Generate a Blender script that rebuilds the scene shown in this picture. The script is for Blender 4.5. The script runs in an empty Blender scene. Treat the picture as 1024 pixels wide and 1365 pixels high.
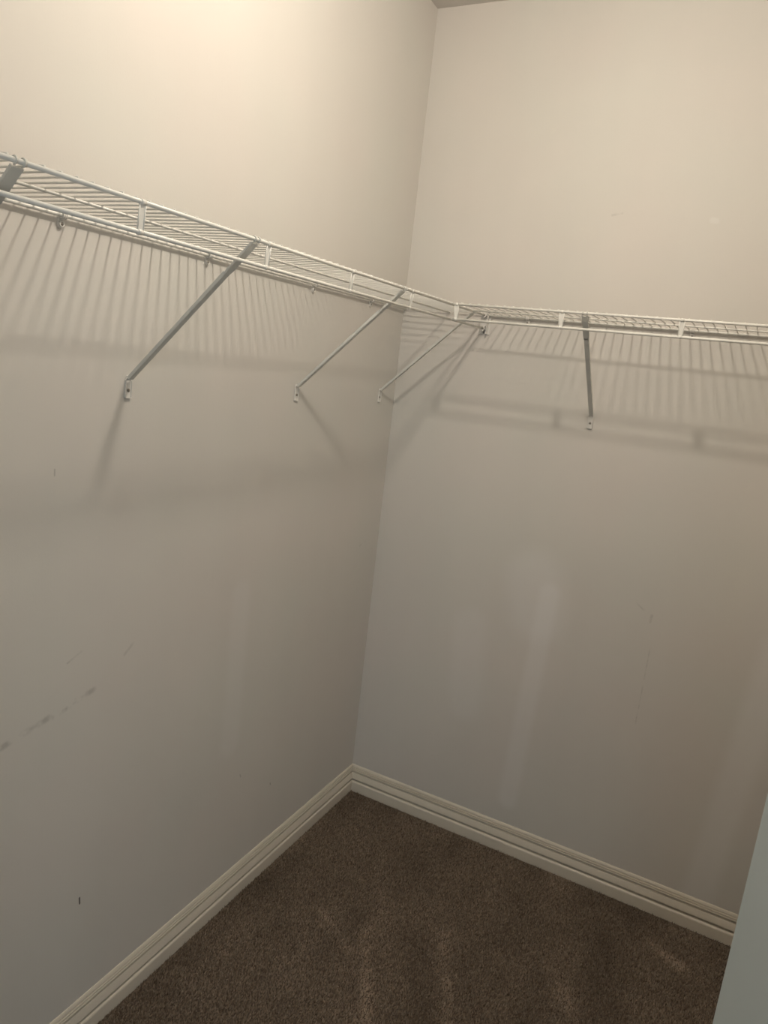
import bpy, math, random
import numpy as np
from mathutils import Vector, Matrix

SC = bpy.context.scene
COL = SC.collection

# ---------------------------------------------------------------- camera
yaw, pitch, roll = 0.4594, -0.1985, 0.1137
FPX = 972.85
fw = Vector((-math.sin(yaw)*math.cos(pitch), math.cos(yaw)*math.cos(pitch), math.sin(pitch)))
rt = fw.cross(Vector((0, 0, 1))).normalized()
up = rt.cross(fw)
r2 = math.cos(roll)*rt + math.sin(roll)*up
u2 = -math.sin(roll)*rt + math.cos(roll)*up
cam_d = bpy.data.cameras.new('camera')
cam = bpy.data.objects.new('camera', cam_d)
COL.objects.link(cam)
cam.matrix_world = Matrix(((r2.x, u2.x, -fw.x, 1.1808), (r2.y, u2.y, -fw.y, -2.3618),
                           (r2.z, u2.z, -fw.z, 1.664), (0, 0, 0, 1)))
cam_d.sensor_fit = 'HORIZONTAL'
cam_d.sensor_width = 36.0
cam_d.lens = 36.0*FPX/1024
cam_d.clip_start = 0.02
SC.camera = cam

# ---------------------------------------------------------------- world, lights, exposure
W = bpy.data.worlds.new('world')
SC.world = W
W.use_nodes = True
bg = W.node_tree.nodes['Background']
bg.inputs['Color'].default_value = (0.62, 0.76, 1.0, 1)
bg.inputs['Strength'].default_value = 0.15

# added area lamp for cool daylight fill through the doorway; no window there
ld = bpy.data.lights.new('doorway_fill', 'AREA')
ld.shape = 'RECTANGLE'
ld.size, ld.size_y = 2.2, 1.7
ld.color = (0.72, 0.88, 1.0)
ld.energy = 34
lo = bpy.data.objects.new('doorway_fill', ld)
COL.objects.link(lo)
lo.location = (2.3, -4.5, 1.5)
lo.rotation_euler = (Vector((0.55, -1.2, 1.1)) - lo.location).to_track_quat('-Z', 'Y').to_euler()

LAMP = Vector((0.76, -1.13, 2.63))
LAMP_WATTS = 26.3
LAMP_RADIUS = 0.042
LAMP_COLOR = (1.0, 0.90, 0.77)

SC.view_settings.view_transform = 'Standard'
SC.view_settings.look = 'None'
SC.view_settings.gamma = 1.0
SC.view_settings.use_curve_mapping = False
SC.view_settings.exposure = 0.0

# ---------------------------------------------------------------- dimensions
H = 2.805            # ceiling
HS = 1.8592           # rod height of the shelves
LIP = 0.0424          # drop of the lower front rod
DEP = 0.305           # shelf depth
XR = 1.75             # right wall
YF = -2.40            # front wall (with the doorway)

# ---------------------------------------------------------------- materials
def mat(name, color, rough=0.5, metallic=0.0, spec=0.5):
    m = bpy.data.materials.new(name)
    m.use_nodes = True
    b = m.node_tree.nodes['Principled BSDF']
    b.inputs['Base Color'].default_value = (*color, 1)
    b.inputs['Roughness'].default_value = rough
    b.inputs['Metallic'].default_value = metallic
    b.inputs['Specular IOR Level'].default_value = spec
    return m

class NB:
    """small helper to add nodes"""
    def __init__(self, m):
        self.t = m.node_tree
        self.b = self.t.nodes['Principled BSDF']
    def n(self, typ, **kw):
        nd = self.t.nodes.new(typ)
        for k, v in kw.items():
            setattr(nd, k, v)
        return nd
    def l(self, a, b):
        self.t.links.new(a, b)
    def math(self, op, a, b=None, clamp=False):
        nd = self.n('ShaderNodeMath', operation=op)
        nd.use_clamp = clamp
        for i, v in enumerate((a, b)):
            if v is None: continue
            if isinstance(v, (int, float)): nd.inputs[i].default_value = v
            else: self.l(v, nd.inputs[i])
        return nd.outputs[0]
    def vm(self, op, a, b=None, out=0):
        nd = self.n('ShaderNodeVectorMath', operation=op)
        for i, v in enumerate((a, b)):
            if v is None: continue
            if isinstance(v, (tuple, list, Vector)): nd.inputs[i].default_value = v
            else: self.l(v, nd.inputs[i])
        return nd.outputs[out]

def wall_mat(name, base, marks, patches):
    """painted drywall: roller texture, faint mottling, scuffs, dark marks and paler patches
    marks / patches: (point a, point b, half width, strength)"""
    m = mat(name, base, 0.62, 0, 0.25)
    h = NB(m)
    tc = h.n('ShaderNodeTexCoord')
    pos = tc.outputs['Object']
    n1 = h.n('ShaderNodeTexNoise'); n1.inputs['Scale'].default_value = 1.7
    n1.inputs['Detail'].default_value = 3
    h.l(pos, n1.inputs['Vector'])
    mp = h.n('ShaderNodeMapping'); mp.inputs['Scale'].default_value = (5, 5, 0.7)
    h.l(pos, mp.inputs['Vector'])
    n2 = h.n('ShaderNodeTexNoise'); n2.inputs['Scale'].default_value = 1.0
    n2.inputs['Detail'].default_value = 2
    h.l(mp.outputs[0], n2.inputs['Vector'])
    mottle = h.math('MULTIPLY_ADD', n1.outputs['Fac'], 0.10)
    mottle.node.inputs[2].default_value = 0.95
    m2 = h.math('MULTIPLY_ADD', n2.outputs['Fac'], 0.06)
    m2.node.inputs[2].default_value = 0.97
    fac = h.math('MULTIPLY', mottle, m2)
    # slight warm/cool drift of the old paint
    ramp = h.n('ShaderNodeMix', data_type='RGBA')
    n3 = h.n('ShaderNodeTexNoise'); n3.inputs['Scale'].default_value = 2.3
    n3.inputs['Detail'].default_value = 2
    h.l(pos, n3.inputs['Vector'])
    c3 = h.n('ShaderNodeMapRange'); c3.inputs[1].default_value = 0.35; c3.inputs[2].default_value = 0.65
    h.l(n3.outputs['Fac'], c3.inputs[0])
    h.l(c3.outputs[0], ramp.inputs['Factor'])
    ramp.inputs['A'].default_value = (base[0]*1.012, base[1]*0.995, base[2]*0.99, 1)
    ramp.inputs['B'].default_value = (base[0]*0.992, base[1]*1.004, base[2]*0.995, 1)
    col = ramp.outputs['Result']
    def stroke(a, b, w, soft):
        a = Vector(a); b = Vector(b); ab = b-a; L2 = max(ab.length_squared, 1e-8)
        # wobble the position a little so the marks are ragged
        rel = h.vm('SUBTRACT', pos, tuple(a))
        t = h.math('DIVIDE', h.vm('DOT_PRODUCT', rel, tuple(ab), out=1), L2, clamp=True)
        sc = h.n('ShaderNodeVectorMath', operation='SCALE')
        sc.inputs[0].default_value = tuple(ab); h.l(t, sc.inputs['Scale'])
        d = h.vm('LENGTH', h.vm('SUBTRACT', rel, sc.outputs[0]), out=1)
        mr = h.n('ShaderNodeMapRange'); mr.interpolation_type = 'SMOOTHSTEP'
        mr.inputs[1].default_value = w*(1-soft); mr.inputs[2].default_value = w
        mr.inputs[3].default_value = 1; mr.inputs[4].default_value = 0
        h.l(d, mr.inputs[0])
        return mr.outputs[0]
    for a, b, w, s, ragged in marks:
        k = stroke(a, b, w, 0.8)
        if ragged:
            nn = h.n('ShaderNodeTexNoise'); nn.inputs['Scale'].default_value = 32
            h.l(pos, nn.inputs['Vector'])
            cc = h.n('ShaderNodeMapRange'); cc.inputs[1].default_value = 0.42; cc.inputs[2].default_value = 0.62
            h.l(nn.outputs['Fac'], cc.inputs[0])
            k = h.math('MULTIPLY', k, cc.outputs[0])
        fac = h.math('MULTIPLY', fac, h.math('SUBTRACT', 1.0, h.math('MULTIPLY', k, s)))
    for a, b, w, s in patches:
        k = stroke(a, b, w, 0.7)
        mx = h.n('ShaderNodeMix', data_type='RGBA')
        h.l(h.math('MULTIPLY', k, s), mx.inputs['Factor'])
        h.l(col, mx.inputs['A'])
        mx.inputs['B'].default_value = (0.90, 0.895, 0.90, 1)
        col = mx.outputs['Result']
    sc = h.n('ShaderNodeVectorMath', operation='SCALE')
    h.l(col, sc.inputs[0]); h.l(fac, sc.inputs['Scale'])
    h.l(sc.outputs[0], h.b.inputs['Base Color'])
    # roller stipple
    nb = h.n('ShaderNodeTexNoise'); nb.inputs['Scale'].default_value = 260
    nb.inputs['Detail'].default_value = 2
    h.l(pos, nb.inputs['Vector'])
    nb2 = h.n('ShaderNodeTexNoise'); nb2.inputs['Scale'].default_value = 6
    h.l(pos, nb2.inputs['Vector'])
    bp = h.n('ShaderNodeBump'); bp.inputs['Strength'].default_value = 0.12
    bp.inputs['Distance'].default_value = 0.001
    h.l(nb.outputs['Fac'], bp.inputs['Height'])
    bp2 = h.n('ShaderNodeBump'); bp2.inputs['Strength'].default_value = 0.10
    bp2.inputs['Distance'].default_value = 0.01
    h.l(nb2.outputs['Fac'], bp2.inputs['Height'])
    h.l(bp.outputs[0], bp2.inputs['Normal'])
    h.l(bp2.outputs[0], h.b.inputs['Normal'])
    return m

WALL = (0.665, 0.64, 0.60)
M_left = wall_mat('paint_left', WALL,
    [((0, -1.3195, .389), (0, -1.3185, .373), .0032, .92, False),
     ((0, -1.412, 1.397), (0, -1.412, 1.385), .0025, .28, False),
     ((0, -1.520, .858), (0, -1.300, .900), .011, .24, True),
     ((0, -1.40, .872), (0, -1.34, .888), .006, .22, True),
     ((0, -1.215, .955), (0, -1.190, .975), .006, .13, True),
     ((0, -1.37, .985), (0, -1.335, 1.0), .004, .18, True),
     ((0, -.574, .309), (0, -.572, .303), .0035, .35, False),
     ((0, -.74, .42), (0, -.735, .41), .003, .25, False),
     ((0, -.16, 1.02), (0, -.10, 1.035), .006, .14, True)],
    [((0, -.80, 1.0), (0, -.80, .55), .06, .12)])
M_back = wall_mat('paint_back', WALL,
    [((.986, 0, .988), (.984, 0, .966), .007, .2, True),
     ((1.000, 0, .90), (1.000, 0, .62), .0028, .17, True),
     ((.662, 0, 2.178), (.690, 0, 2.184), .005, .12, True),
     ((1.02, 0, 1.56), (1.025, 0, 1.54), .03, .04, False),  # broad, faint darker blob
     ((.93, 0, 1.02), (.96, 0, 1.0), .004, .12, True)],
    [((.60, 0, 1.02), (.63, 0, .90), .14, .20),
     ((.66, 0, .98), (.63, 0, .20), .05, .20),
     ((.40, 0, .80), (.42, 0, .50), .09, .13),
     ((1.35, 0, .98), (1.28, 0, .12), .07, .22),
     ((.945, 0, 2.168), (.955, 0, 2.166), .012, .15)])
M_side = wall_mat('paint_side', WALL, [], [])
M_ceil = mat('ceiling_paint', (0.66, 0.63, 0.59), 0.8, 0, 0.2)
h = NB(M_ceil)
nb = h.n('ShaderNodeTexNoise'); nb.inputs['Scale'].default_value = 120
bpn = h.n('ShaderNodeBump'); bpn.inputs['Strength'].default_value = 0.3; bpn.inputs['Distance'].default_value = 0.002
tcn = h.n('ShaderNodeTexCoord'); h.l(tcn.outputs['Object'], nb.inputs['Vector'])
h.l(nb.outputs['Fac'], bpn.inputs['Height']); h.l(bpn.outputs[0], h.b.inputs['Normal'])

def painted(name, color, rough, var=0.05, scale=18):
    m = mat(name, color, rough, 0, 0.5)
    h = NB(m)
    t = h.n('ShaderNodeTexCoord'); n = h.n('ShaderNodeTexNoise'); n.inputs['Scale'].default_value = scale
    n.inputs['Detail'].default_value = 4
    h.l(t.outputs['Object'], n.inputs['Vector'])
    mx = h.n('ShaderNodeMix', data_type='RGBA'); h.l(n.outputs['Fac'], mx.inputs['Factor'])
    mx.inputs['A'].default_value = tuple(c*(1-var) for c in color)+(1,)
    mx.inputs['B'].default_value = tuple(min(c*(1+var), .95) for c in color)+(1,)
    h.l(mx.outputs['Result'], h.b.inputs['Base Color'])
    return m

M_trim = painted('trim_gloss_paint', (0.72, 0.665, 0.565), 0.38)
M_door = painted('door_paint', (0.555, 0.635, 0.65), 0.45, 0.03)
M_wire = painted('white_epoxy_coating', (0.80, 0.79, 0.74), 0.32, 0.02)
M_strut = painted('white_powder_coating', (0.66, 0.66, 0.62), 0.4, 0.03)
M_plastic = painted('white_plastic', (0.72, 0.70, 0.66), 0.35, 0.02)
M_screw = mat('zinc_screw', (0.30, 0.28, 0.25), 0.38, 0.9)
M_dark = mat('screw_recess', (0.03, 0.028, 0.025), 0.6)
M_brass = mat('knob_metal', (0.55, 0.52, 0.46), 0.3, 1.0)

M_carpet = mat('carpet_fibre', (0.16, 0.125, 0.095), 0.95, 0, 0.1)
h = NB(M_carpet)
at = h.n('ShaderNodeAttribute'); at.attribute_name = 'fibre_tone'
h.l(at.outputs['Color'], h.b.inputs['Base Color'])
M_floor = painted('carpet_backing', (0.085, 0.065, 0.05), 0.95, 0.3, 200)

M_bulb = bpy.data.materials.new('lit_bulb_glass')
M_bulb.use_nodes = True
nt = M_bulb.node_tree
nt.nodes.clear()
em = nt.nodes.new('ShaderNodeEmission')
em.inputs['Color'].default_value = (*LAMP_COLOR, 1)
em.inputs['Strength'].default_value = 30.0
ou = nt.nodes.new('ShaderNodeOutputMaterial')
tr = nt.nodes.new('ShaderNodeBsdfTransparent')      # clear glass envelope round the glowing filament
mxs = nt.nodes.new('ShaderNodeMixShader')
mxs.inputs[0].default_value = 0.1
nt.links.new(tr.outputs[0], mxs.inputs[1])
nt.links.new(em.outputs[0], mxs.inputs[2])
nt.links.new(mxs.outputs[0], ou.inputs[0])

# ---------------------------------------------------------------- mesh helpers
class MB:
    def __init__(self):
        self.v = []; self.f = []; self.s = []
    def add(self, verts, faces, smooth=False):
        o = len(self.v)
        self.v += [tuple(p) for p in verts]
        self.f += [tuple(i+o for i in fc) for fc in faces]
        self.s += [smooth]*len(faces)
        return self
    def box(self, a, b):
        x0, x1 = sorted((a[0], b[0])); y0, y1 = sorted((a[1], b[1])); z0, z1 = sorted((a[2], b[2]))
        return self.add([(x0,y0,z0),(x1,y0,z0),(x1,y1,z0),(x0,y1,z0),(x0,y0,z1),(x1,y0,z1),(x1,y1,z1),(x0,y1,z1)],
                        [(0,3,2,1),(4,5,6,7),(0,1,5,4),(1,2,6,5),(2,3,7,6),(3,0,4,7)])
    def tube(self, pts, r, n=8, radii=None):
        pts = [Vector(p) for p in pts]
        rings = []
        d0 = (pts[1]-pts[0]).normalized()
        ref = Vector((0, 0, 1)) if abs(d0.z) < .9 else Vector((1, 0, 0))
        a = d0.cross(ref).normalized()
        vs = []
        for i, p in enumerate(pts):
            if i == 0: d = pts[1]-pts[0]
            elif i == len(pts)-1: d = pts[-1]-pts[-2]
            else: d = (pts[i+1]-p).normalized()+(p-pts[i-1]).normalized()
            d.normalize()
            a = (a-d*a.dot(d)).normalized(); b = d.cross(a)
            rr = radii[i] if radii else r
            for k in range(n):
                t = 2*math.pi*k/n
                vs.append(p+a*rr*math.cos(t)+b*rr*math.sin(t))
        fs = []
        for i in range(len(pts)-1):
            for k in range(n):
                k2 = (k+1) % n
                fs.append((i*n+k, i*n+k2, (i+1)*n+k2, (i+1)*n+k))
        o = len(self.v)
        self.add(vs, fs, True)
        m = len(pts)-1
        self.f += [tuple(o+k for k in reversed(range(n))), tuple(o+m*n+k for k in range(n))]
        self.s += [False, False]
        return self
    def lathe(self, base, axis, prof, n=20):
        """prof: list of (radius, height along axis)"""
        base = Vector(base); axis = Vector(axis).normalized()
        ref = Vector((0, 0, 1)) if abs(axis.z) < .9 else Vector((1, 0, 0))
        a = axis.cross(ref).normalized(); b = axis.cross(a)
        vs = []
        for r, z in prof:
            for k in range(n):
                t = 2*math.pi*k/n
                vs.append(base+axis*z+a*r*math.cos(t)+b*r*math.sin(t))
        fs = []
        for i in range(len(prof)-1):
            for k in range(n):
                k2 = (k+1) % n
                fs.append((i*n+k, i*n+k2, (i+1)*n+k2, (i+1)*n+k))
        o = len(self.v)
        self.add(vs, fs, True)
        m = len(prof)-1
        self.f += [tuple(o+k for k in reversed(range(n))), tuple(o+m*n+k for k in range(n))]
        self.s += [False, False]
        return self
    def bar(self, p0, p1, w, t, wdir, w1=None):
        """flat bar from p0 to p1, width w along wdir, thickness t"""
        p0 = Vector(p0); p1 = Vector(p1); wd = Vector(wdir).normalized(); d = (p1-p0).normalized()
        nn = d.cross(wd).normalized()
        w1 = w if w1 is None else w1
        vs = []
        for p, ww in ((p0, w), (p1, w1)):
            for sx, sn in ((-1,-1),(1,-1),(1,1),(-1,1)):
                vs.append(p+wd*sx*ww/2+nn*sn*t/2)
        return self.add(vs, [(0,3,2,1),(4,5,6,7),(0,1,5,4),(1,2,6,5),(2,3,7,6),(3,0,4,7)])
    def mesh(self, name, material):
        me = bpy.data.meshes.new(name)
        me.from_pydata(self.v, [], self.f)
        me.polygons.foreach_set('use_smooth', self.s)
        me.materials.append(material)
        import bmesh
        bm = bmesh.new(); bm.from_mesh(me)
        bmesh.ops.recalc_face_normals(bm, faces=bm.faces)
        bm.to_mesh(me); bm.free()
        me.update()
        return me
    def build(self, name, material, parent=None, loc=(0,0,0), bevel=0):
        o = bpy.data.objects.new(name, self.mesh(name, material))
        COL.objects.link(o)
        o.location = loc
        if parent is not None: o.parent = parent
        if bevel:
            md = o.modifiers.new('bevel', 'BEVEL'); md.width = bevel; md.segments = 2
            md.limit_method = 'ANGLE'
        return o

def empty(name, loc, label, cat, group=None, rz=0):
    o = bpy.data.objects.new(name, None)
    COL.objects.link(o)
    o.empty_display_size = 0.05
    o.location = loc; o.rotation_euler = (0, 0, rz)
    o['label'] = label; o['category'] = cat
    if group: o['group'] = group
    return o

def struct(o, label=None):
    o['kind'] = 'structure'
    if label: o['label'] = label
    return o

# ---------------------------------------------------------------- room shell
TW = 0.11
struct(MB().box((-TW, YF-TW, -0.0), (0, TW, H)).build('wall_left', M_left),
       'off-white painted closet wall on the left, with scuffs and a dark nick')
struct(MB().box((0, 0, 0), (XR+TW, TW, H)).build('wall_back', M_back),
       'off-white painted closet wall facing the camera on the right, with paler streaks')
struct(MB().box((XR, YF-TW, 0), (XR+TW, 0, H)).build('wall_right', M_side),
       'off-white closet wall out of view on the right')
DX0, DX1, DH = 0.665, 1.425, 2.06        # doorway in the front wall
w = MB().box((0, YF-TW, 0), (DX0, YF, H)).box((DX1, YF-TW, 0), (XR, YF, H)).box((DX0, YF-TW, DH), (DX1, YF, H))
struct(w.build('wall_front', M_side), 'closet wall behind the camera with the doorway')
struct(MB().box((-TW, YF-TW, H), (XR+TW, TW, H+.1)).build('ceiling', M_ceil), 'off-white ceiling above the closet corner')
struct(MB().box((-1.5, -5.2, -0.1), (3.2, TW, 0.0)).build('floor', M_floor), 'floor under the brown carpet')

# baseboards: one milled profile (depth from the wall, height), mitred at the corner
PROF = [(0, 0), (.0140, 0), (.0140, .0365), (.0136, .0385), (.0124, .0410), (.0104, .0428), (.0080, .0438), (.0024, .0444),
        (.0020, .0470), (.0024, .0520), (.0118, .0530), (.0124, .0545), (.0116, .0580), (.0100, .0650), (.0080, .0720), (.0070, .0755), (.0066, .0765),
        (.0016, .0772), (.0012, .0805), (.0016, .0842), (.0080, .0850), (.0088, .0866), (.0078, .0884), (.0034, .0892), (.0034, .0910),
        (.0070, .0918), (.0072, .0936), (.0058, .0954), (.0030, .0960), (.0030, .0974), (.0054, .0980), (.0050, .1005), (.0034, .1045), (.0016, .1075), (0, .1079)]
def baseboard(name, fn0, fn1, label):
    n = len(PROF)
    vs = [fn0(d, z) for d, z in PROF]+[fn1(d, z) for d, z in PROF]
    fs = [(i, (i+1) % n, n+(i+1) % n, n+i) for i in range(n)]
    fs += [tuple(range(n)), tuple(range(n, 2*n))]
    return struct(MB().add(vs, fs).build(name, M_trim), label)
baseboard('baseboard_left', lambda d, z: (d, -d, z), lambda d, z: (d, YF+d, z), 'cream moulded baseboard along the left wall')
baseboard('baseboard_back', lambda d, z: (d, -d, z), lambda d, z: (XR-d, -d, z), 'cream moulded baseboard along the back wall')
baseboard('baseboard_right', lambda d, z: (XR-d, -d, z), lambda d, z: (XR-d, YF+d, z), 'cream moulded baseboard out of view')
# door casing on the closet side and jamb lining
t = MB()
t.box((DX0-.06, YF, 0), (DX0-.004, YF+.014, DH+.05)).box((DX1+.004, YF, 0), (DX1+.06, YF+.014, DH+.05))
t.box((DX0-.06, YF, DH+.004), (DX1+.06, YF+.014, DH+.06))
struct(t.build('trim_1', M_trim, bevel=.003), 'cream door casing behind the camera')
t = MB()
t.box((DX0, YF-TW, 0), (DX0+.012, YF, DH)).box((DX1-.012, YF-TW, 0), (DX1, YF, DH)).box((DX0, YF-TW, DH-.012), (DX1, YF, DH))
struct(t.build('trim_2', M_trim), 'door jamb lining behind the camera')

# ---------------------------------------------------------------- door leaf, standing open beside the camera
P1 = Vector((1.2455, -1.662, 0))                   # free edge (the side facing the camera)
dirh = Vector((0.20, -0.98, 0)).normalized()       # towards the hinge
nf = Vector((-dirh.y, dirh.x, 0))                  # candidate normal
if nf.x > 0: nf = -nf                              # visible face looks to the left (towards -x)
door = bpy.data.objects.new('door_1', None); COL.objects.link(door)
door['kind'] = 'structure'
door['label'] = 'pale grey-white panelled door standing open at the right edge of the picture'
door.matrix_world = Matrix(((dirh.x, -nf.x, 0, P1.x), (dirh.y, -nf.y, 0, P1.y), (0, 0, 1, 0.012), (0, 0, 0, 1)))
# local: x from free edge to hinge, y into the thickness, z up
DW, DTH, DHH = 0.70, 0.035, 2.02
def door_frame():
    m = MB()
    st = 0.128
    xs = [(0, st), (DW-st, DW)]
    for a, b in xs: m.box((a, 0, 0), (b, DTH, DHH))
    m.box((DW/2-.045, 0, 0), (DW/2+.045, DTH, DHH))
    for a, b in ((0, .22), (.90, 1.03), (1.62, 1.72), (1.92, DHH)):
        m.box((st, 0, a), (DW/2-.045, DTH, b)); m.box((DW/2+.045, 0, a), (DW-st, DTH, b))
    return m
fr = door_frame().build('door_frame', M_door, door, bevel=.0040)
for (x0, x1) in ((.128, DW/2-.045), (DW/2+.045, DW-.128)):
    for (z0, z1) in ((.22, .90), (1.03, 1.62), (1.72, 1.92)):
        m = MB()
        # sunk moulding slopes into a raised field, both faces
        loops = [(0, .004), (.010, .011), (.022, .011), (.045, .006)]
        for side in (0, 1):
            vs = []
            for ins, dp in loops:
                y = dp if side == 0 else DTH-dp
                vs += [(x0+ins, y, z0+ins), (x1-ins, y, z0+ins), (x1-ins, y, z1-ins), (x0+ins, y, z1-ins)]
            fs = []
            for i in range(len(loops)-1):
                for k in range(4):
                    k2 = (k+1) % 4
                    fs.append((4*i+k, 4*i+k2, 4*i+4+k2, 4*i+4+k))
            e = 4*(len(loops)-1)
            fs.append((e, e+1, e+2, e+3))
            m.add(vs, fs)
        m.build('door_panel', M_door, door)
kb = MB().lathe((.065, 0, .95), (0, -1, 0), [(.026, 0), (.026, .004), (.011, .008), (.010, .025), (.022, .034), (.026, .046), (.022, .056), (.008, .060)])
kb.lathe((.065, DTH, .95), (0, 1, 0), [(.026, 0), (.026, .004), (.011, .008), (.010, .025), (.022, .034), (.026, .046), (.022, .056), (.008, .060)])
kb.build('door_knob', M_brass, door)
for z in (.25, 1.05, 1.8):
    MB().tube([(DW+.004, .002, z-.045), (DW+.004, .002, z+.045)], .006, 10).build('hinge', M_brass, door)

# ---------------------------------------------------------------- carpet: cut pile tufts, toned by nap and vacuum streaks
def make_carpet():
    rng = np.random.default_rng(4)
    sp = 0.0042
    xs = np.arange(0.016, XR-.016, sp); ys = np.arange(-2.3, -0.016, sp)
    X, Y = np.meshgrid(xs, ys)
    X = X.ravel()+rng.uniform(-.5, .5, X.size)*sp; Y = Y.ravel()+rng.uniform(-.5, .5, Y.size)*sp
    X = np.clip(X, .0145, XR-.0145); Y = np.clip(Y, -2.38, -.0145)
    n = X.size
    hgt = rng.uniform(.0045, .0085, n)
    rad = rng.uniform(.0022, .0032, n)
    th = rng.uniform(0, 2*math.pi, n)
    lean = rng.normal(0, .0016, (n, 2))+np.array((.0006, .0012))
    V = np.zeros((n, 4, 3))
    for k in range(3):
        V[:, k, 0] = X+rad*np.cos(th+k*2.0944); V[:, k, 1] = Y+rad*np.sin(th+k*2.0944); V[:, k, 2] = .0002
    V[:, 0:3, 0] = np.clip(V[:, 0:3, 0], .0142, None); V[:, 0:3, 1] = np.clip(V[:, 0:3, 1], None, -.0142)
    V[:, 3, 0] = np.clip(X+lean[:, 0], .0142, None); V[:, 3, 1] = np.clip(Y+lean[:, 1], None, -.0142); V[:, 3, 2] = hgt
    base = (np.arange(n)*4)[:, None]
    F = np.concatenate([base+np.array([[0, 1, 3]]), base+np.array([[1, 2, 3]]), base+np.array([[2, 0, 3]])], 1).reshape(-1)
    me = bpy.data.meshes.new('carpet')
    me.vertices.add(n*4); me.vertices.foreach_set('co', V.reshape(-1))
    nf_ = n*3
    me.loops.add(nf_*3); me.loops.foreach_set('vertex_index', F.astype(np.int32))
    me.polygons.add(nf_)
    me.polygons.foreach_set('loop_start', np.arange(0, nf_*3, 3, dtype=np.int32))
    me.update(calc_edges=True)
    # smooth value noise for the nap
    def vnoise(x, y, s, seed):
        r = np.random.default_rng(seed).uniform(-1, 1, (64, 64))
        u = x/s+20; v = y/s+20
        i = np.floor(u).astype(int); j = np.floor(v).astype(int); a = u-i; b = v-j
        a = a*a*(3-2*a); b = b*b*(3-2*b)
        g = lambda p, q: r[p % 64, q % 64]
        return (g(i, j)*(1-a)+g(i+1, j)*a)*(1-b)+(g(i, j+1)*(1-a)+g(i+1, j+1)*a)*b
    tone = 1+.14*vnoise(X, Y, .22, 1)+.10*vnoise(X, Y, .07, 2)+.12*vnoise(X*2.6, Y*.5, .16, 3)
    def streak(ax, ay, bx, by, w, amp):
        nonlocal tone
        dx, dy = bx-ax, by-ay; L = dx*dx+dy*dy
        t = np.clip(((X-ax)*dx+(Y-ay)*dy)/L, 0, 1)
        d = np.hypot(X-ax-t*dx, Y-ay-t*dy)
        tone = tone+amp*np.exp(-(d/w)**2)*(.6+.4*vnoise(X, Y, .05, 9))
    for s in STREAKS: streak(*s[:5], s[5]*(3.4 if s[5] > 0 else 1.5))
    tone = tone*(1+rng.normal(0, .26, n))
    tone = np.clip(tone, .35, 2.2)
    warm = rng.uniform(-1, 1, n)*.04
    col = np.stack([.182*tone*(1+warm), .144*tone, .111*tone*(1-warm), np.ones(n)], 1)
    ca = me.attributes.new('fibre_tone', 'FLOAT_COLOR', 'POINT')
    ca.data.foreach_set('color', np.repeat(col, 4, axis=0).reshape(-1).astype(np.float32))
    me.materials.append(M_carpet)
    o = bpy.data.objects.new('carpet', me); COL.objects.link(o)
    o['kind'] = 'stuff'
    o['label'] = 'brown cut-pile carpet with pale vacuum streaks covering the closet floor'
    o['category'] = 'carpet'
STREAKS = [(.42, -.62, .72, -1.18, .020, .22), (.30, -.30, .55, -.75, .03, .08), (.62, -.50, .86, -1.02, .022, .18),
           (.26, -.62, .42, -.72, .016, .16), (.95, -.45, 1.05, -.60, .03, .12), (1.18, -.16, 1.27, -.20, .02, .30),
           (.60, -.60, .72, -.95, .06, -.18), (1.05, -.25, 1.10, -.60, .06, -.14)]
make_carpet()

# ---------------------------------------------------------------- wire shelves
RR, RW = 0.0034, 0.0017
PITCH = 0.3135/12
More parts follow.
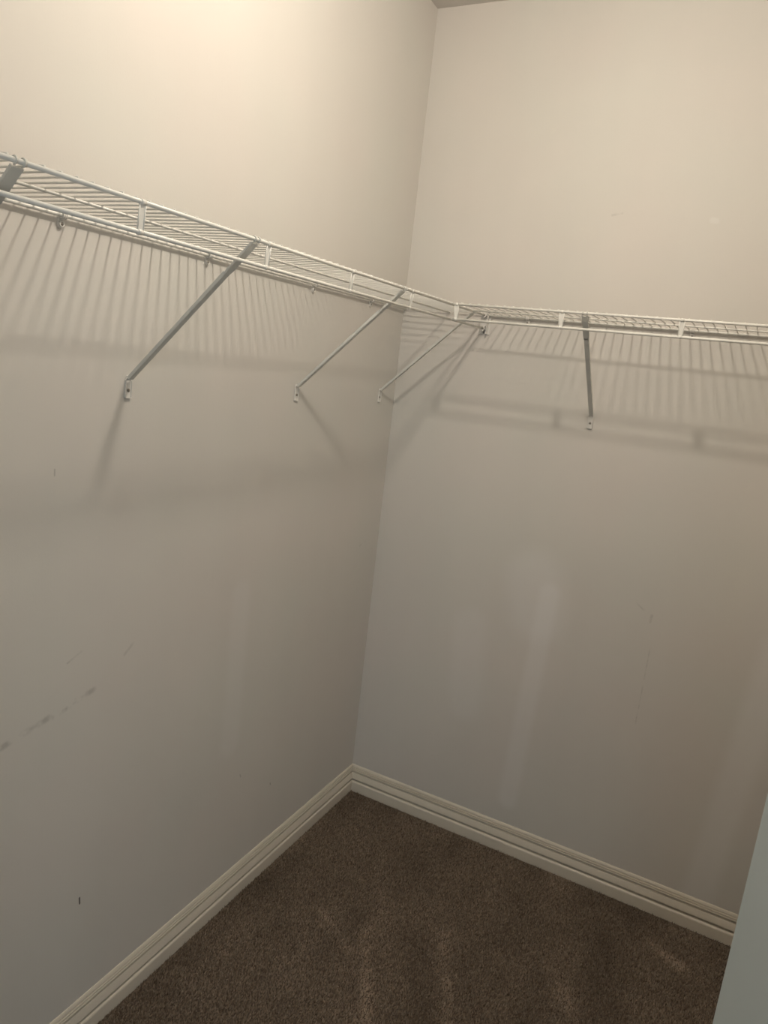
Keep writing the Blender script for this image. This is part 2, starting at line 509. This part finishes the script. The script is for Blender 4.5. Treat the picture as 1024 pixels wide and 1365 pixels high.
# template pieces: each shelf is modelled in its own frame, s = run along the wall, o = out from the wall
wire_me = None
def wire_shelf(name, label, origin, rz, mirror, s0, s1, ties, first_wire, mid):
    """local frame: x along the wall, y out of the wall (towards the room), z up"""
    root = empty(name, origin, label, 'shelf', 'white wire closet shelves')
    def P(s, o, z):
        return (o, -s, z) if mirror else (s, -o, z)
    for nm, o, z, r in (('back_rod', .0095, 0, RR), ('middle_rod', mid, 0, RR*.74), ('front_rod', DEP, 0, RR*1.08), ('hang_rod', DEP-.004, -LIP, RR*1.08)):
        a = s0; b = s1
        MB().tube([P(a, o, z), P(b, o, z)], r, 12).build(nm, M_wire, root)
    wz = RR+RW-.0006
    me = MB().tube([P(0, .0050, wz-.0004), P(0, .012, wz), P(0, DEP-.006, wz), P(0, DEP+.0022, wz-.0006)], RW, 6).mesh('deck_wire', M_wire)
    s = first_wire
    while s < s1-.004:
        o = bpy.data.objects.new('deck_wire', me); COL.objects.link(o); o.parent = root
        o.location = P(s, 0, 0)
        s += PITCH
    tie = MB()
    hw = .0060
    # flat tie strap clamped between the two rods, one edge rolled over
    def strap(s0_, s1_, f0, f1):
        vs = []
        for z, c in ((-.0015, DEP+.0002), (-LIP+.0015, DEP-.0035)):
            vs += [P(s0_, c-f0, z), P(s1_, c-f0, z), P(s1_, c+f1, z), P(s0_, c+f1, z)]
        tie.add(vs, [(0,3,2,1),(4,5,6,7),(0,1,5,4),(1,2,6,5),(2,3,7,6),(3,0,4,7)])
    strap(-hw, hw, .0006, .0006)
    for e in (-hw, hw):
        tie.tube([P(e, DEP+.0008, -.002), P(e, DEP-.0029, -LIP+.002)], .0013, 6)
    # small collars where the strap is pressed round the rods
    tie.tube([P(-hw*.8, DEP, 0), P(hw*.8, DEP, 0)], RR*1.08+.0007, 12)
    tie.tube([P(-hw*.8, DEP-.004, -LIP), P(hw*.8, DEP-.004, -LIP)], RR*1.08+.0007, 12)
    tm = tie.mesh('tie_strap', M_wire)
    for s in ties:
        o = bpy.data.objects.new('tie_strap', tm); COL.objects.link(o); o.parent = root
        o.location = P(s, 0, 0)
    return root

left_ties = [.5717+.3143*k for k in range(0, 6)]
wire_shelf('wire_shelf', 'white wire shelf with hanging rod along the left wall, running into the corner',
           (0, 0, HS), 0, True, .004, 2.33, left_ties, .012, .175)
right_ties = [.3239+.313*k for k in range(5)]
wire_shelf('wire_shelf', 'white wire shelf on the right-hand wall, butted against the front of the other shelf',
           (0, 0, HS), 0, False, .312, XR-.006, right_ties, .3239+PITCH*.5, .145)

# ---------------------------------------------------------------- diagonal supports
ZF, ZB = 1.575, 1.535
def support(loc, rz, label, dz=0):
    """local: +x out from the wall, y along the wall, z up; origin on the wall at floor of the foot plate"""
    root = empty('shelf_support', loc, label, 'support bracket', 'diagonal shelf supports', rz)
    Z0 = loc[2]
    top = Vector((DEP+.001, 0, HS-Z0-RR*1.08-.0010)); foot = Vector((.0085, 0, ZF+dz-Z0))
    d = (foot-top).normalized()
    n = Vector((0, 1, 0)).cross(d).normalized()
    if n.z < 0: n = -n                            # n points up and outwards
    wide = .085
    pm = top+d*wide
    m = MB()
    # strut: channel section (web below, flanges rising), narrower than the head plate
    def chan(p0, p1, w0, w1, dep):
        m.bar(p0, p1, w0, .0016, (0, 1, 0), w1)
        for s in (-1, 1):
            a = p0+Vector((0, s*(w0/2-.0007), 0)); b = p1+Vector((0, s*(w1/2-.0007), 0))
            m.add([a-Vector((0, .0007, 0)), a+Vector((0, .0007, 0)), a+Vector((0, .0007, 0))+n*dep, a-Vector((0, .0007, 0))+n*dep,
                   b-Vector((0, .0007, 0)), b+Vector((0, .0007, 0)), b+Vector((0, .0007, 0))+n*dep, b-Vector((0, .0007, 0))+n*dep],
                  [(0,3,2,1),(4,5,6,7),(0,1,5,4),(1,2,6,5),(2,3,7,6),(3,0,4,7)])
    chan(pm, foot, .0125, .0120, .0065)
    m.build('strut', M_strut, root)
    m = MB()
    chan(top+d*.004, pm-d*.012, .0175, .0165, .004)
    chan(pm-d*.012, pm+d*.004, .0165, .0130, .004)
    m.build('head_plate', M_strut, root)
    # hook fingers curling over the front rod
    for s in (-1, 1):
        c = Vector((DEP, s*.0062, HS-Z0)); pts = []
        for k in range(9):
            a = math.radians(-100+k*(230/8))
            pts.append(c+Vector((math.cos(a)*.0050, 0, math.sin(a)*.0050)))
        MB().tube(pts, .0013, 6).build('hook', M_strut, root)
    # foot plate screwed to the wall
    hz0 = ZB+dz-Z0; hz1 = ZF+dz-Z0
    m = MB()
    m.box((.0002, -.0085, hz0), (.0028, .0085, hz1-.002))
    m.box((.0028, -.0085, hz0), (.0056, .0085, hz0+.0022))
    m.box((.0028, -.0085, hz0), (.0050, -.0070, hz1-.004)); m.box((.0028, .0070, hz0), (.0050, .0085, hz1-.004))
    m.add([(.0002, -.0085, hz1-.002), (.0002, .0085, hz1-.002), (.0002, .005, hz1+.007), (.0002, -.005, hz1+.007),
           (.0028, -.0085, hz1-.002), (.0028, .0085, hz1-.002), (.0085, .0055, hz1+.006), (.0085, -.0055, hz1+.006)],
          [(0,3,2,1),(4,5,6,7),(0,1,5,4),(1,2,6,5),(2,3,7,6),(3,0,4,7)])
    fp = m.build('foot_plate', M_plastic, root, bevel=.0005)
    sc = MB().lathe((.0028, 0, hz0+.017), (1, 0, 0), [(.0036, 0), (.0036, .0012), (.0026, .0022), (.0008, .0022)], 14)
    sc = sc.build('screw', M_screw, fp)
    return root
for y, lb in ((1.7198, 'white diagonal shelf support cut off by the left edge of the picture'),
              (1.2395, 'nearest full-length white diagonal support under the left wall shelf'),
              (.6197, 'middle diagonal support on the left wall, its foot between the nearest one and the corner'),
              (.1159, 'thin-looking diagonal support rising beside the wall corner')):
    support((0, -y, ZB), 0, lb)
support((.6995, 0, ZB), -math.pi/2, 'upright-looking support under the shelf on the right-hand wall', dz=.003)

# ---------------------------------------------------------------- wall clips holding the back rods
def clip(loc, rz, label):
    root = empty('wall_clip', loc, label, 'wall clip', 'small clips holding the shelf backs', rz)
    # origin on the wall at rod height, +x out of the wall
    m = MB()
    ring = []
    for k in range(11):
        a = math.radians(-200+k*25)
        ring.append((.0095+math.cos(a)*.0052, 0, math.sin(a)*.0052))
    for s in (-.0035, 0, .0035):
        m.tube([(p[0], s, p[2]) for p in ring], .0020, 6)
    cu = m.build('clip_cup', M_plastic, root)
    m = MB()
    # rounded tongue hanging below the rod, with a boss around the screw
    vs = []; fs = []
    outline = [(-.0065, -.004), (-.0065, -.016), (-.0048, -.0205), (0, -.0225), (.0048, -.0205), (.0065, -.016), (.0065, -.004)]
    n = len(outline)
    vs = [(.0002, a, b) for a, b in outline]+[(.0040, a*.9, b) for a, b in outline]
    fs = [tuple(range(n)), tuple(range(n, 2*n))]+[(i, (i+1) % n, n+(i+1) % n, n+i) for i in range(n)]
    m.add(vs, fs)
    m.lathe((.0040, 0, -.0145), (1, 0, 0), [(.0058, 0), (.0056, .0028), (.0040, .0030), (.0036, .0008), (.001, .0008)], 14)
    tg = m.build('tongue', M_plastic, root)
    MB().lathe((.0046, 0, -.0145), (1, 0, 0), [(.0033, 0), (.0033, .0012), (.0022, .0022), (.0008, .0022)], 12).build('screw', M_screw, tg)
    return root
for y, lb in ((1.800, 'shelf clip beside the support at the left picture edge'),
              (1.413, 'shelf clip on the left wall, leftmost one hanging below the rods'),
              (1.023, 'shelf clip on the left wall just left of the nearest support head'),
              (.582, 'shelf clip on the left wall right of the nearest support head'),
              (.248, 'shelf clip on the left wall closest to the wall corner')):
    clip((0, -y, HS), 0, lb)
for x, lb in ((.450, 'shelf clip on the right-hand wall between the end bracket and the upright-looking support'),
              (.949, 'shelf clip on the right-hand wall towards the right picture edge')):
    clip((x, 0, HS), -math.pi/2, lb)

# ---------------------------------------------------------------- end bracket on the back wall for the left shelf's front rods
root = empty('end_bracket', (DEP, 0, HS), 'white end bracket on the back wall where the two shelves meet', 'end bracket')
m = MB()
m.box((-.016, -.0030, -LIP-.020), (.020, -.0003, .016))
pl = m.build('back_plate', M_plastic, root, bevel=.0015)
for z in (0, -LIP):
    c = MB()
    ring = []
    for k in range(13):
        a = math.radians(180+k*15)
        ring.append((math.cos(a)*.0068, -.0005, z+math.sin(a)*.0068))
    pts = [(-.0068, -.0005, z+.007)]+ring+[(.0068, -.0005, z+.007)]
    # U-shaped cradle: sweep a thick strip
    vs = []; fs = []
    for (x, y, zz) in pts:
        dx, dz_ = x, zz-z
        L = math.hypot(dx, dz_) or 1
        ox, oz = (dx/L*.0022, dz_/L*.0022) if zz <= z else (math.copysign(.0022, dx), 0)
        vs += [(x-ox*0.9, -.0025, zz-oz*0.9), (x+ox, -.0025, zz+oz), (x+ox, -.020, zz+oz), (x-ox*0.9, -.020, zz-oz*0.9)]
    for i in range(len(pts)-1):
        for k in range(4):
            k2 = (k+1) % 4
            fs.append((4*i+k, 4*i+k2, 4*i+4+k2, 4*i+4+k))
    fs += [(0, 1, 2, 3), tuple(4*(len(pts)-1)+k for k in (3, 2, 1, 0))]
    c.add(vs, fs)
    c.build('cradle', M_plastic, root)
MB().bar((.0125, -.010, .014), (.0125, -.010, -LIP-.018), .015, .0024, (0, 1, 0)).build('cheek', M_plastic, root)
for z in (-.021, -LIP-.0135):
    MB().lathe((.001, -.0030, z), (0, -1, 0), [(.0036, 0), (.0036, .0012), (.0024, .0024), (.0008, .0024)], 14).build('screw', M_screw, root)

# ---------------------------------------------------------------- ceiling lamp (out of frame, lights the closet)
lamp = empty('ceiling_light', (LAMP.x, LAMP.y, H), 'bare bulb lamp on the closet ceiling above the picture', 'lamp')
drop = H-LAMP.z
MB().lathe((0, 0, 0), (0, 0, -1), [(.001, 0), (.060, 0), (.060, .012), (.046, .030), (.028, .040), (.024, drop-.085), (.001, drop-.085)], 28).build('lamp_holder', M_plastic, lamp)
R0 = .028
prof = [(.001, -R0)]
for k in range(1, 12):
    a = math.pi*k/14
    prof.append((R0*math.sin(a), -R0*math.cos(a)))
prof += [(.016, R0*1.6), (.014, R0*2.2)]
MB().lathe((0, 0, -drop), (0, 0, 1), prof, 24).build('bulb', M_bulb, lamp)
pd = bpy.data.lights.new('bulb_light', 'POINT')
pd.energy = LAMP_WATTS
pd.color = LAMP_COLOR
pd.shadow_soft_size = LAMP_RADIUS
po = bpy.data.objects.new('bulb_light', pd)
COL.objects.link(po)
po.location = LAMP
